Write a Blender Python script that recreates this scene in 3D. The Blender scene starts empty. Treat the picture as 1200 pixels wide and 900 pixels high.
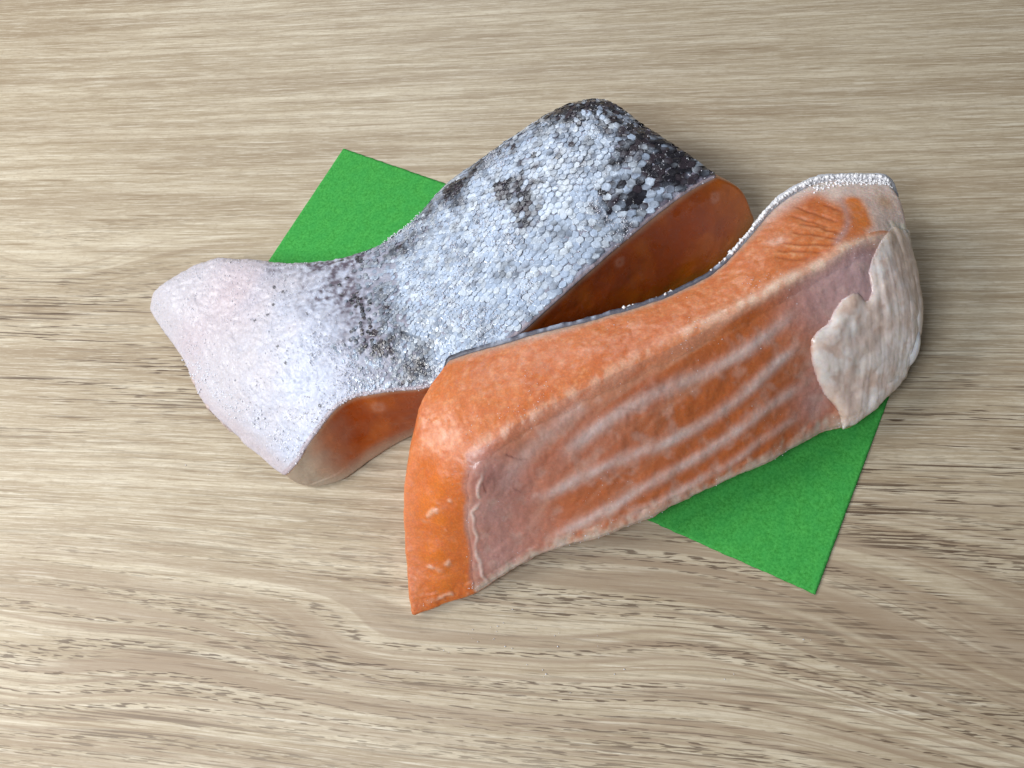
import bpy, math, random
import numpy as np
from mathutils import Vector, Matrix

sc = bpy.context.scene
COL = sc.collection
rng = np.random.default_rng(11)
random.seed(11)

# ------------------------------------------------------------------ camera
FPX = 971.0                       # focal length in pixels of the 1200 px wide photograph
CH = 0.2086                       # camera height above the table, metres
_D = np.array([.3557, .9347, 2.211]); _D /= np.linalg.norm(_D)
_U = -_D
_X = np.array([1., 0, 0]); _X = _X - _X @ _U * _U; _X /= np.linalg.norm(_X)
_Y = np.cross(_U, _X)
RW = np.array([_X, _Y, _U])       # camera (x right, y down, z forward) -> world


def ray(px, py):
    return RW @ np.array([px - 600.0, py - 450.0, FPX])


_d0 = ray(600, 450)
CAM = np.array([-_d0[0] / -_d0[2] * CH, -_d0[1] / -_d0[2] * CH, CH])


def at(px, py, zmm=0.0):
    """world point at height zmm (millimetres) seen at a pixel of the 1200x900 photograph"""
    d = ray(px, py)
    t = (zmm * .001 - CAM[2]) / d[2]
    return CAM + d * t


cam = bpy.data.cameras.new('camera')
cam.sensor_width = 36
cam.lens = 36 * FPX / 1200
cam.clip_start = .005
cam.clip_end = 20
co = bpy.data.objects.new('camera', cam)
COL.objects.link(co)
mx = Matrix.Identity(4)
for i in range(3):
    mx[i][0] = RW[i, 0]; mx[i][1] = -RW[i, 1]; mx[i][2] = -RW[i, 2]; mx[i][3] = CAM[i]
co.matrix_world = mx
sc.camera = co

# ------------------------------------------------------------------ light
w = bpy.data.worlds.new('World'); sc.world = w; w.use_nodes = True
w.node_tree.nodes['Background'].inputs[0].default_value = (.86, .93, 1, 1)
w.node_tree.nodes['Background'].inputs[1].default_value = .09


def area(name, loc, target, sx, sy, power, color):
    l = bpy.data.lights.new(name, 'AREA'); l.shape = 'RECTANGLE'; l.size = sx; l.size_y = sy
    l.energy = power; l.color = color
    o = bpy.data.objects.new(name, l); COL.objects.link(o)
    o.location = loc
    o.rotation_euler = (Vector(target) - Vector(loc)).to_track_quat('-Z', 'Y').to_euler()
    return o


area('window_light', (-.68, .03, .54), (-.14, .08, 0), .40, .36, 5.3, (1, .98, .95))
area('sky_light', (-.20, .72, .62), (-.1, .12, 0), .45, .3, 2.6, (.88, .93, 1))
area('front_fill_light', (-.19, -.24, .45), (-.14, -.03, 0), .2, .18, 2.4, (.88, .94, 1))  # unseen fill lamp, added low over the front to brighten the near wood
sc.view_settings.view_transform = 'Standard'
sc.view_settings.look = 'None'
sc.view_settings.exposure = -.12
sc.view_settings.gamma = 1


# ------------------------------------------------------------------ helpers
def lin(r, g, b):
    c = np.array([r, g, b], float) / 255
    return np.where(c <= .04045, c / 12.92, ((c + .055) / 1.055) ** 2.4)


_tab = rng.random(65536)


def vnoise(p):
    """value noise, p (..,3)"""
    i = np.floor(p).astype(np.int64); f = p - i
    f = f * f * (3 - 2 * f)
    out = 0
    for dx in (0, 1):
        for dy in (0, 1):
            for dz in (0, 1):
                h = ((i[..., 0] + dx) * 73856093 ^ (i[..., 1] + dy) * 19349663 ^ (i[..., 2] + dz) * 83492791) & 65535
                wgt = (f[..., 0] if dx else 1 - f[..., 0]) * (f[..., 1] if dy else 1 - f[..., 1]) * (f[..., 2] if dz else 1 - f[..., 2])
                out = out + wgt * _tab[h]
    return out


_rots = [np.linalg.qr(np.random.default_rng(100 + k).normal(size=(3, 3)))[0] for k in range(6)]


def fbm(p, freq, octv=3, seed=0.0):
    s = 0; a = 1; t = 0
    for k in range(octv):
        s = s + a * vnoise((p @ _rots[k]) * freq + seed + 17.3 * k); t += a; a *= .5; freq *= 2.1
    return s / t                                    # 0..1, mean .5


def sstep(a, b, x):
    t = np.clip((x - a) / (b - a), 0, 1)
    return t * t * (3 - 2 * t)


def cr(P, n_list):
    """Catmull-Rom through P (k,...) with n_list[i] samples in segment i"""
    P = np.asarray(P, float)
    k = len(P)
    E = np.concatenate([[2 * P[0] - P[1]], P, [2 * P[-1] - P[-2]]])
    out, par = [], []
    for i in range(k - 1):
        p0, p1, p2, p3 = E[i], E[i + 1], E[i + 2], E[i + 3]
        for t in np.arange(n_list[i]) / n_list[i]:
            out.append(.5 * (2 * p1 + (p2 - p0) * t + (2 * p0 - 5 * p1 + 4 * p2 - p3) * t * t + (3 * p1 - p0 - 3 * p2 + p3) * t ** 3))
            par.append(i + t)
    out.append(P[-1]); par.append(k - 1)
    return np.array(out), np.array(par)


def loft(L, sharp, step):
    """L (rows, cols, 3) control net -> dense grid (NR, NC, 3), row parameter, column parameter"""
    L = np.asarray(L, float)
    R, C = L.shape[:2]
    cn = [max(2, int(round(np.linalg.norm(L[:, i + 1] - L[:, i], axis=1).max() / step))) for i in range(C - 1)]
    D, cp = cr(L.transpose(1, 0, 2), cn)             # (NC, R, 3)
    D = D.transpose(1, 0, 2)                         # (R, NC, 3)
    cuts = [0] + [s for s in sharp if 0 < s < R - 1] + [R - 1]
    outs, pars = [], []
    for a, b in zip(cuts[:-1], cuts[1:]):
        rn = [max(2, int(round(np.percentile(np.linalg.norm(L[i + 1] - L[i], axis=1), 80) / step))) for i in range(a, b)]
        o, p = cr(D[a:b + 1], rn)
        if b != cuts[-1]:
            o, p = o[:-1], p[:-1]
        outs.append(o); pars.append(p + a)
    return np.concatenate(outs), np.concatenate(pars), cp


def close_ring(G, rp, n):
    """adds rows from the last row back to the first one"""
    ex = [G[-1] * (1 - t) + G[0] * t for t in np.arange(1, n) / n]
    return np.concatenate([G, ex]), np.concatenate([rp, rp[-1] + np.arange(1, n) / n])


def normals(G, ring=False):
    if ring:
        dr = np.roll(G, -1, 0) - np.roll(G, 1, 0)
    else:
        dr = np.gradient(G, axis=0)
    dc = np.gradient(G, axis=1)
    n = np.cross(dr, dc)
    return n / np.maximum(np.linalg.norm(n, axis=-1, keepdims=True), 1e-12)


def mesh_obj(name, V, F, mat, parent=None, cols=None, smooth=True, attrs=None):
    me = bpy.data.meshes.new(name)
    V = np.asarray(V, np.float32).reshape(-1, 3)
    if isinstance(F, np.ndarray):
        k = F.shape[1]
        me.vertices.add(len(V)); me.vertices.foreach_set('co', V.ravel())
        me.loops.add(F.size); me.loops.foreach_set('vertex_index', F.astype(np.int32).ravel())
        me.polygons.add(len(F))
        me.polygons.foreach_set('loop_start', np.arange(0, F.size, k, dtype=np.int32))
        me.update(calc_edges=True)
    else:
        me.from_pydata(V.tolist(), [], F)
    if smooth:
        me.polygons.foreach_set('use_smooth', np.ones(len(me.polygons), bool))
    if cols is not None:
        a = me.color_attributes.new('tint', 'FLOAT_COLOR', 'POINT')
        c = np.ones((len(V), 4), np.float32); c[:, :3] = np.asarray(cols).reshape(-1, 3)
        a.data.foreach_set('color', c.ravel())
    for k_, v_ in (attrs or {}).items():
        a = me.attributes.new(k_, 'FLOAT_VECTOR' if v_.ndim == 2 else 'FLOAT', 'POINT')
        a.data.foreach_set('vector' if v_.ndim == 2 else 'value', v_.astype(np.float32).ravel())
    me.materials.append(mat)
    me.validate()
    o = bpy.data.objects.new(name, me); COL.objects.link(o)
    if parent:
        o.parent = parent
    return o


def grid_faces(nr, nc, ring=False, off=0):
    r = np.arange(nr if ring else nr - 1)
    c = np.arange(nc - 1)
    rr, cc = np.meshgrid(r, c, indexing='ij')
    r2 = (rr + 1) % nr
    return np.stack([rr * nc + cc, r2 * nc + cc, r2 * nc + cc + 1, rr * nc + cc + 1], -1).reshape(-1, 4) + off


def smooth_grid(G, wgt, it, ring=True):
    for _ in range(it):
        if ring:
            a = np.roll(G, 1, 0) + np.roll(G, -1, 0)
        else:
            a = np.concatenate([G[:1], G[:-1]]) + np.concatenate([G[1:], G[-1:]])
        b = np.concatenate([G[:, :1], G[:, :-1]], 1) + np.concatenate([G[:, 1:], G[:, -1:]], 1)
        G = G + wgt[..., None] * ((a + b) / 4 - G) * .8
    return G


def seg_dist(P, line):
    """distance of points P (...,3) to the 3-D polyline, with the running parameter 0..1 of the nearest point"""
    line = np.asarray(line)
    best = np.full(P.shape[:-1], 1e9); par = np.zeros(P.shape[:-1])
    n = len(line) - 1
    for i in range(n):
        a, b = line[i], line[i + 1]
        ab = b - a
        t = np.clip(((P - a) @ ab) / max(ab @ ab, 1e-12), 0, 1)
        d = np.linalg.norm(P - (a + t[..., None] * ab), axis=-1)
        m = d < best
        best = np.where(m, d, best); par = np.where(m, (i + t) / n, par)
    return best, par


class Surf:
    """finds the 3-D point of a grid surface that stands at a pixel of the photograph"""
    def __init__(self, G):
        self.P = G.reshape(-1, 3)
        q = (self.P - CAM) @ RW
        self.px = 600 + FPX * q[:, 0] / q[:, 2]; self.py = 450 + FPX * q[:, 1] / q[:, 2]

    def pt(self, x, y):
        d2 = (self.px - x) ** 2 + (self.py - y) ** 2
        return self.P[np.argmin(d2)]

    def line(self, pts, k=3):
        pts, _ = cr(np.array(pts, float), [k] * (len(pts) - 1))
        return np.array([self.pt(*p) for p in pts])


def mix(c, col, m):
    return c * (1 - m[..., None]) + np.asarray(col) * m[..., None]


def empty(name, loc, label, cat, group=None):
    o = bpy.data.objects.new(name, None); COL.objects.link(o)
    o.location = loc; o.empty_display_size = .02
    o['label'] = label; o['category'] = cat
    if group: o['group'] = group
    return o


# ------------------------------------------------------------------ materials
class NT:
    def __init__(self, name):
        self.m = bpy.data.materials.new(name); self.m.use_nodes = True
        self.t = self.m.node_tree
        self.b = self.t.nodes['Principled BSDF']

    def n(self, typ, **kw):
        nd = self.t.nodes.new(typ)
        for k, v in kw.items(): setattr(nd, k, v)
        return nd

    def l(self, a, b): self.t.links.new(a, b)

    def noise(self, vec, scale, detail=3, rough=.5, mapping=None, loc=(0, 0, 0)):
        if mapping is not None:
            mp = self.n('ShaderNodeMapping'); mp.inputs['Scale'].default_value = mapping
            mp.inputs['Location'].default_value = loc
            self.l(vec, mp.inputs[0]); vec = mp.outputs[0]
        nd = self.n('ShaderNodeTexNoise'); nd.inputs['Scale'].default_value = scale
        nd.inputs['Detail'].default_value = detail; nd.inputs['Roughness'].default_value = rough
        self.l(vec, nd.inputs['Vector'])
        return nd.outputs['Fac']

    def rng(self, v, a, b, c=0., d=1.):
        nd = self.n('ShaderNodeMapRange'); nd.interpolation_type = 'SMOOTHSTEP'
        for i, x in zip((1, 2, 3, 4), (a, b, c, d)): nd.inputs[i].default_value = x
        self.l(v, nd.inputs[0]); return nd.outputs[0]

    def math(self, op, a, b):
        nd = self.n('ShaderNodeMath', operation=op)
        for i, x in enumerate((a, b)):
            if isinstance(x, (int, float)): nd.inputs[i].default_value = x
            else: self.l(x, nd.inputs[i])
        return nd.outputs[0]

    def mixc(self, f, a, b, mode='MIX'):
        nd = self.n('ShaderNodeMix', data_type='RGBA', blend_type=mode)
        if isinstance(f, (int, float)): nd.inputs[0].default_value = f
        else: self.l(f, nd.inputs[0])
        for i, x in ((6, a), (7, b)):
            if isinstance(x, (tuple, list, np.ndarray)): nd.inputs[i].default_value = (*[float(q) for q in x[:3]], 1)
            else: self.l(x, nd.inputs[i])
        return nd.outputs[2]

    def bump(self, h, strength, dist, prev=None):
        nd = self.n('ShaderNodeBump'); nd.inputs['Strength'].default_value = strength
        nd.inputs['Distance'].default_value = dist
        self.l(h, nd.inputs['Height'])
        if prev is not None: self.l(prev, nd.inputs['Normal'])
        return nd.outputs[0]


def tinted(name, rough=.4, sss=0., radius=(.004, .0016, .0008), grain=900, gamt=.25, bumpd=.00012, coat=0., spec=.5, rvar=.15, sheen=0.):
    """material that takes its hue from the mesh's own tint and adds grain and fine relief"""
    t = NT(name)
    tc = t.n('ShaderNodeTexCoord').outputs['Object']
    at_ = t.n('ShaderNodeAttribute', attribute_name='tint').outputs['Color']
    n1 = t.noise(tc, grain, 4, .6)
    n2 = t.noise(tc, grain * .22, 3, .5)
    c = t.mixc(t.rng(n1, .3, .7, 0., gamt), at_, (0, 0, 0))
    c = t.mixc(t.rng(n2, .35, .7, 0., gamt * .6), c, t.mixc(1., at_, at_, 'MULTIPLY'))
    c = t.mixc(t.rng(n1, .58, .75, 0., gamt * .5), c, (.9, .85, .85))
    t.l(c, t.b.inputs['Base Color'])
    r = t.rng(n2, .2, .8, rough - rvar, rough + rvar); t.l(r, t.b.inputs['Roughness'])
    t.b.inputs['Specular IOR Level'].default_value = spec
    if sss:
        t.b.inputs['Subsurface Weight'].default_value = sss
        t.b.inputs['Subsurface Radius'].default_value = radius
        t.b.inputs['Subsurface Scale'].default_value = 1
    if coat:
        t.b.inputs['Coat Weight'].default_value = coat; t.b.inputs['Coat Roughness'].default_value = .12
    if sheen:
        t.b.inputs['Sheen Weight'].default_value = sheen
    b = t.bump(n2, .5, bumpd * 4)
    b = t.bump(n1, .6, bumpd, b)
    t.l(b, t.b.inputs['Normal'])
    return t.m


M_flesh = tinted('salmon_flesh', rough=.42, sss=.35, grain=1900, gamt=.24, bumpd=.00007, coat=.08)
M_mem = tinted('belly_membrane', rough=.34, sss=.3, grain=1500, gamt=.14, bumpd=.0001, coat=.35)
M_cut = tinted('shaded_cut_flesh', rough=.34, sss=.12, grain=1500, gamt=.10, bumpd=.00006, coat=.35)
M_fat = tinted('pale_fat', rough=.34, sss=.6, radius=(.004, .003, .002), grain=1100, gamt=.08, bumpd=.00008, coat=.5)
M_skin = tinted('fish_skin', rough=.42, sss=.15, radius=(.002, .0015, .001), grain=1700, gamt=.18, bumpd=.00016, coat=.1)
M_scale = tinted('silver_scale', rough=.28, grain=2200, gamt=.22, bumpd=.00012, spec=1., coat=.35)


def frost_mat():
    t = NT('frost')
    t.b.inputs['Base Color'].default_value = (.78, .78, .84, 1)
    t.b.inputs['Roughness'].default_value = .35
    return t.m


M_frost = frost_mat()
M_frost2 = frost_mat()
M_frost2.node_tree.nodes['Principled BSDF'].inputs['Base Color'].default_value = (.93, .91, .93, 1)


def ice_mat():
    t = NT('ice_glaze')
    t.b.inputs['Base Color'].default_value = (.96, .93, .92, 1)
    t.b.inputs['Roughness'].default_value = .12
    t.b.inputs['Transmission Weight'].default_value = .8
    t.b.inputs['IOR'].default_value = 1.31
    tc = t.n('ShaderNodeTexCoord').outputs['Object']
    t.l(t.bump(t.noise(tc, 900, 3), .5, .0003), t.b.inputs['Normal'])
    return t.m


M_ice = ice_mat()


def wood_mat():
    t = NT('oak_laminate')
    g = t.n('ShaderNodeAttribute', attribute_name='grain').outputs['Vector']
    dash_m = t.n('ShaderNodeAttribute', attribute_name='dash').outputs['Fac']
    ring_m = t.n('ShaderNodeAttribute', attribute_name='ring').outputs['Fac']
    fig = t.n('ShaderNodeAttribute', attribute_name='figure').outputs['Vector']
    broad = t.noise(fig, 1, 3, .55, (7, 85, 1))
    band = t.noise(fig, 1, 4, .6, (10, 260, 1), (3, 1, 0))
    sband = t.noise(g, 1, 4, .6, (12, 420, 1), (13, 1, 0))
    calm = t.math('SUBTRACT', 1.0, t.math('MULTIPLY', ring_m, .55))
    fib = t.noise(g, 1, 4, .65, (40, 1650, 1), (7, 9, 0))
    fib2 = t.noise(g, 1, 3, .7, (120, 2700, 1), (21, 19, 0))
    mott = t.noise(g, 1, 3, .6, (500, 900, 1), (1, 2, 0))
    light, mid, dark, pore, hi = lin(207, 193, 168), lin(187, 171, 145), lin(154, 134, 109), lin(98, 80, 64), lin(224, 214, 194)
    c = t.mixc(t.rng(band, .40, .60), light, mid)
    c = t.mixc(t.rng(broad, .45, .65, 0, .5), c, dark)
    c = t.mixc(t.math('MULTIPLY', calm, t.rng(sband, .47, .62, 0, .45)), c, dark)
    c = t.mixc(t.rng(sband, .45, .36, 0, .30), c, hi)
    c = t.mixc(t.math('MULTIPLY', dash_m, .22), c, dark)
    c = t.mixc(t.math('MULTIPLY', calm, t.rng(fib, .51, .58, 0, .34)), c, dark)
    c = t.mixc(t.math('MULTIPLY', calm, t.rng(fib, .44, .38, 0, .45)), c, hi)
    c = t.mixc(t.math('MULTIPLY', calm, t.rng(fib2, .51, .58, 0, .36)), c, dark)
    c = t.mixc(t.math('MULTIPLY', calm, t.rng(fib2, .45, .38, 0, .45)), c, hi)
    fib3 = t.noise(g, 1, 3, .6, (26, 950, 1), (31, 39, 0))
    c = t.mixc(t.rng(fib3, .60, .66, 0, .5), c, lin(134, 110, 82))
    c = t.mixc(t.rng(fib3, .38, .33, 0, .6), c, hi)
    c = t.mixc(t.rng(mott, .5, .7, 0, .25), c, dark)
    # growth rings of the cathedral figure
    rg = t.noise(fig, 1, 2, .5, (4, 190, 1), (11, 4, 0))
    rg2 = t.noise(fig, 1, 1, .5, (3, 420, 1), (17, 4, 0))
    rline = t.math('MAXIMUM', t.math('MULTIPLY', t.rng(rg, .50, .56), t.rng(rg, .64, .57)), t.math('MULTIPLY', t.rng(rg2, .52, .56), t.rng(rg2, .64, .57)))
    c = t.mixc(t.math('MULTIPLY', t.math('MULTIPLY', rline, ring_m), .68), c, lin(150, 128, 106))
    # pores: short dark dashes that run with the fibre and gather along the rings
    p1 = t.noise(g, 1, 1, .5, (105, 2100, 1), (5, 5, 0))
    p2 = t.noise(g, 1, 2, .5, (17, 1400, 1), (15, 3, 0))
    cl = t.noise(fig, 1, 3, .55, (8, 230, 1), (9, 2, 0))
    d1 = t.math('MULTIPLY', t.rng(p1, .58, .66), t.rng(cl, .46, .56))
    d2 = t.math('MULTIPLY', t.rng(p2, .56, .62), t.rng(cl, .40, .6))
    dd = t.math('MULTIPLY', t.math('MAXIMUM', d1, d2), dash_m)
    gate = t.math('MULTIPLY', t.rng(rg, .43, .47), t.rng(rg, .54, .50))
    d3 = t.math('MULTIPLY', t.math('MULTIPLY', t.rng(t.noise(g, 1, 1, .5, (190, 2400, 1), (25, 5, 0)), .53, .60), gate), t.math('MULTIPLY', ring_m, .9))
    dd = t.math('MAXIMUM', dd, d3)
    c = t.mixc(dd, c, pore)
    hs = t.n('ShaderNodeHueSaturation'); hs.inputs['Saturation'].default_value = 1.0; hs.inputs['Value'].default_value = 1.0
    t.l(c, hs.inputs['Color'])
    t.l(hs.outputs[0], t.b.inputs['Base Color'])
    t.b.inputs['Roughness'].default_value = .5
    t.b.inputs['Specular IOR Level'].default_value = .35
    b = t.bump(fib, .35, .00008)
    b = t.bump(t.math('SUBTRACT', 1.0, dd), .5, .0001, b)
    t.l(b, t.b.inputs['Normal'])
    return t.m


def felt_mat():
    t = NT('green_felt')
    tc = t.n('ShaderNodeTexCoord').outputs['Object']
    n1 = t.noise(tc, 1500, 4, .7); n2 = t.noise(tc, 260, 4, .6); n3 = t.noise(tc, 3200, 2, .6)
    c = t.mixc(t.rng(n1, .3, .7), lin(52, 140, 54), lin(80, 178, 82))
    c = t.mixc(t.rng(n2, .3, .7, 0, .4), c, lin(52, 154, 72))
    c = t.mixc(t.rng(n3, .62, .78, 0, .5), c, lin(104, 196, 124))
    t.l(c, t.b.inputs['Base Color'])
    t.b.inputs['Roughness'].default_value = .85
    t.b.inputs['Specular IOR Level'].default_value = .2
    b = t.bump(n2, .4, .0004); b = t.bump(n1, .5, .0002, b)
    t.l(b, t.b.inputs['Normal'])
    return t.m


# ------------------------------------------------------------------ tabletop
def tabletop():
    nx, ny = 400, 340
    xs = np.linspace(-.55, .45, nx); ys = np.linspace(-.32, .53, ny)
    X, Y = np.meshgrid(xs, ys)
    P = np.stack([X, Y, np.zeros_like(X)], -1)
    a = at(500, 100); b = at(1100, 78)
    gd = (b - a)[:2]; gd /= np.linalg.norm(gd)
    gx = X * gd[0] + Y * gd[1]
    gv = -X * gd[1] + Y * gd[0]

    def loc(px, py):
        p = at(px, py); return p[0] * gd[0] + p[1] * gd[1], -p[0] * gd[1] + p[1] * gd[0]

    warp = (fbm(P * [1, 2.5, 1], 6, 2, 3.1) - .5) * .012 + (fbm(P * [1, 2.2, 1], 22, 2, 9.1) - .5) * .0016
    # cathedral opening to the right of the paper's lower corner
    cx, cv = loc(745, 640); ex, ev = loc(1200, 770)
    warp += .030 * sstep(cx, ex + .03, gx) * np.exp(-((gv - (cv - .030)) / .034) ** 2)
    # small oval figure under the front fillet's tip
    ox, ov = loc(415, 765)
    warp += .006 * np.exp(-((gx - ox) / .028) ** 2 - ((gv - ov) / .011) ** 2)
    ox, ov = loc(20, 800)
    warp += 0.0065 * np.exp(-((gx - ox) / .035) ** 2 - ((gv - ov) / .014) ** 2)
    ox, ov = loc(60, 320)
    warp += .012 * np.exp(-((gx - ox) / .04) ** 2 - ((gv - ov) / .016) ** 2)
    ox, ov = loc(650, 790)
    warp += .012 * np.exp(-((gx - ox) / .06) ** 2 - ((gv - ov) / .016) ** 2)
    g2 = gv + warp
    g1 = gv + (fbm(P * [1, 2, 1], 9, 2, 3.1) - .5) * .004
    # where the dark pores gather
    dash = .05 + .5 * fbm(P, 14, 2, 5.)

    def blob(px, py, rx, ry, k):
        qx, qv = loc(px, py)
        return k * np.exp(-((gx - qx) / rx) ** 2 - ((gv - qv) / ry) ** 2)
    dash += blob(90, 400, .07, .022, 1.5) + blob(1120, 560, .04, .03, 1.0) + blob(400, 770, .035, .007, .8)
    dash += blob(1000, 760, .05, .02, .25) + blob(700, 870, .06, .012, .35) + blob(150, 870, .08, .010, .4)
    dash -= blob(300, 60, .3, .09, .35) + blob(900, 60, .3, .09, .35)
    ring = .1 + blob(1000, 740, .08, .035, 1.1) + blob(500, 780, .12, .03, .6) + blob(60, 800, .06, .03, .6) + blob(150, 320, .1, .02, .4)
    V = P.reshape(-1, 3)
    F = grid_faces(ny, nx)[:, ::-1]
    # sides and underside, 25 mm thick
    n = len(V)
    cs = [0, nx - 1, ny * nx - 1, (ny - 1) * nx]
    low = V[cs].copy(); low[:, 2] = -.025
    V2 = np.concatenate([V, V[cs], low])
    side = []
    for k in range(4):
        a_, b_ = n + k, n + (k + 1) % 4
        side.append([b_, a_, a_ + 4, b_ + 4])
    side.append([n + 7, n + 6, n + 5, n + 4])
    F = np.concatenate([F, np.array(side)])
    pad = lambda A: np.concatenate([A.reshape(n, -1), np.tile(A.reshape(n, -1)[cs], (2, 1))])
    gr = pad(np.stack([gx, g1, np.zeros_like(gx)], -1)); fg = pad(np.stack([gx, g2, np.zeros_like(gx)], -1))
    o = mesh_obj('tabletop', V2, F, wood_mat(), smooth=False,
                 attrs={'grain': gr, 'figure': fg, 'dash': pad(np.clip(dash, 0, 1))[:, 0], 'ring': pad(np.clip(ring, 0, 1))[:, 0]})
    o['kind'] = 'structure'
    o['label'] = 'pale oak laminate tabletop with horizontal grain'
    return o


tabletop()


# ------------------------------------------------------------------ green sheet
def green_sheet():
    A, B, C, D = [at(*p)[:2] for p in ((403, 175), (1065, 403), (955, 697), (262, 387))]
    nu, nv, th = 260, 100, .00045
    u, v = np.meshgrid(np.linspace(0, 1, nu), np.linspace(0, 1, nv))
    P = (1 - u)[..., None] * ((1 - v)[..., None] * A + v[..., None] * D) + u[..., None] * ((1 - v)[..., None] * B + v[..., None] * C)
    e = (fbm(np.concatenate([P, P[..., :1] * 0], -1), 900, 2) - .5)
    edge = ((u == 0) | (u == 1) | (v == 0) | (v == 1))
    P = P + (edge * e * .0003)[..., None]
    top = np.concatenate([P, np.full(P.shape[:2] + (1,), th)], -1)
    bot = np.concatenate([P, np.full(P.shape[:2] + (1,), .0001)], -1)
    V = np.concatenate([top.reshape(-1, 3), bot.reshape(-1, 3)])
    F = grid_faces(nv, nu)
    n = nu * nv
    F2 = grid_faces(nv, nu)[:, ::-1] + n
    idx = np.arange(n).reshape(nv, nu)
    loop = np.concatenate([idx[0, :-1], idx[:-1, -1], idx[-1, :0:-1], idx[:0:-1, 0]])
    nx_ = np.roll(loop, -1)
    S = np.stack([loop, nx_, nx_ + n, loop + n], -1)
    o = mesh_obj('felt_sheet', V, np.concatenate([F, F2, S]), felt_mat(), smooth=False)
    o['label'] = 'green felt sheet lying under both pieces of salmon'
    o['category'] = 'felt sheet'
    return o


green_sheet()
FLOOR = .65     # mm, on top of the sheet


def build_lattice(rows_by_col):
    """rows_by_col: list of columns, each a list of (px, py, z mm) -> rows x cols x 3"""
    A = np.array([[at(*p) for p in col] for col in rows_by_col])
    return A.transpose(1, 0, 2)


def with_caps(G, n=8):
    """closes both ends of a ring tube with rings that shrink to the middle"""
    def cap(ring, sgn):
        c = ring.mean(0); c = c * 1.0
        return [c + (ring - c) * (1 - (k / n) ** 1.0) for k in range(1, n + 1)]
    a = np.array(cap(G[:, 0], -1))[::-1].transpose(1, 0, 2)
    b = np.array(cap(G[:, -1], 1)).transpose(1, 0, 2)
    return np.concatenate([a, G, b], 1), n


def inward(p, q, mm, z=FLOOR):
    """point mm millimetres from p toward q, on the floor"""
    p = np.array(p[:2]); q = np.array(q[:2]); d = q - p; d /= np.linalg.norm(d)
    r = p + d * mm * .001
    return np.array([r[0], r[1], z * .001])


def frost_bits(name, parent, pts, nrm, size, seed=0, flat=.7):
    """ice grains: small irregular octahedra strewn over a surface, one mesh"""
    r = np.random.default_rng(seed)
    base = np.array([[1, 0, 0], [-1, 0, 0], [0, 1, 0], [0, -1, 0], [0, 0, 1], [0, 0, -1]], float)
    fc = np.array([[0, 2, 4], [2, 1, 4], [1, 3, 4], [3, 0, 4], [2, 0, 5], [1, 2, 5], [3, 1, 5], [0, 3, 5]])
    n = len(pts)
    Q = r.normal(size=(n, 3, 3)); Q, _ = np.linalg.qr(Q); Q[:, 0] *= np.sign(np.linalg.det(Q))[:, None]
    s = size * r.uniform(.45, 1.35, (n, 1, 1))
    B = base[None] * s * r.uniform(.6, 1.3, (n, 6, 1))
    B = B @ Q
    V = pts[:, None] + B + nrm[:, None] * s * (flat - .45)
    F = (fc[None] + (np.arange(n) * 6)[:, None, None]).reshape(-1, 3)
    o = mesh_obj(name, V, F, M_frost2 if seed in (9, 19) else M_frost, parent, smooth=seed in (9, 19))
    o['kind'] = 'stuff'
    return o


def shell(name, G, N, outer, inner, mat, parent, cols, thick_cols=None):
    """a skin with real thickness over an open grid"""
    nr, nc = G.shape[:2]
    o_ = np.asarray(outer); i_ = np.asarray(inner)
    O = G + N * (o_[..., None] if o_.ndim else o_)
    I = G + N * (i_[..., None] if i_.ndim else i_)
    V = np.concatenate([O.reshape(-1, 3), I.reshape(-1, 3)])
    n = nr * nc
    F = grid_faces(nr, nc)
    F2 = grid_faces(nr, nc)[:, ::-1] + n
    idx = np.arange(n).reshape(nr, nc)
    loop = np.concatenate([idx[0, :-1], idx[:-1, -1], idx[-1, :0:-1], idx[:0:-1, 0]])
    nx_ = np.roll(loop, -1)
    S = np.stack([loop, nx_, nx_ + n, loop + n], -1)
    C = np.concatenate([cols.reshape(-1, 3), (cols if thick_cols is None else thick_cols).reshape(-1, 3)])
    return mesh_obj(name, V, np.concatenate([F, F2, S]), mat, parent, C)


STEP = .00042
# =================================================================== REAR FILLET, skin side up
cols1 = [
    # back edge B, skin, skin, front edge F, mid cut, foot of the cut
    [(176, 366, 3), (211, 417, 4), (243, 482, 4.5), (333, 560, 5), (346, 567, 3), (358, 570, 1)],
    [(190, 336, 8), (230, 388, 9.5), (278, 460, 11), (348, 543, 10), (357, 560, 5), (374, 571, 1)],
    [(250, 306, 12), (275, 362, 14), (315, 440, 16), (367, 512, 15), (383, 542, 8), (405, 562, .9)],
    [(345, 310, 15), (352, 355, 20), (372, 415, 21), (402, 471, 19), (420, 508, 10), (437, 539, .9)],
    [(420, 299, 17), (430, 340, 22), (438, 400, 23), (447, 459, 21), (460, 493, 11), (474, 516, .9)],
    [(480, 266, 19), (490, 310, 24), (500, 380, 25), (512, 451, 23), (520, 475, 12), (530, 490, .9)],
    [(532, 214, 21), (550, 270, 27), (567, 345, 27), (588, 406, 25), (600, 432, 13), (612, 452, .9)],
    [(600, 166, 23), (620, 220, 29), (652, 280, 29), (684, 322, 27), (703, 365, 14), (718, 400, .9)],
    [(652, 131, 24), (682, 180, 30), (717, 232, 30), (752, 264, 27), (780, 310, 14), (797, 350, .9)],
    [(684, 119, 24), (722, 155, 29), (768, 197, 29), (802, 226, 27), (832, 268, 17), (850, 318, 2)],
    [(706, 120, 22), (748, 143, 26), (798, 176, 26), (840, 206, 25), (870, 221, 19), (889, 257, 8)],
]
L1 = build_lattice(cols1)
foot_b = np.array([inward(L1[0, i], L1[2, i], 5 if i > 1 else 2) for i in range(L1.shape[1])])
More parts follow.
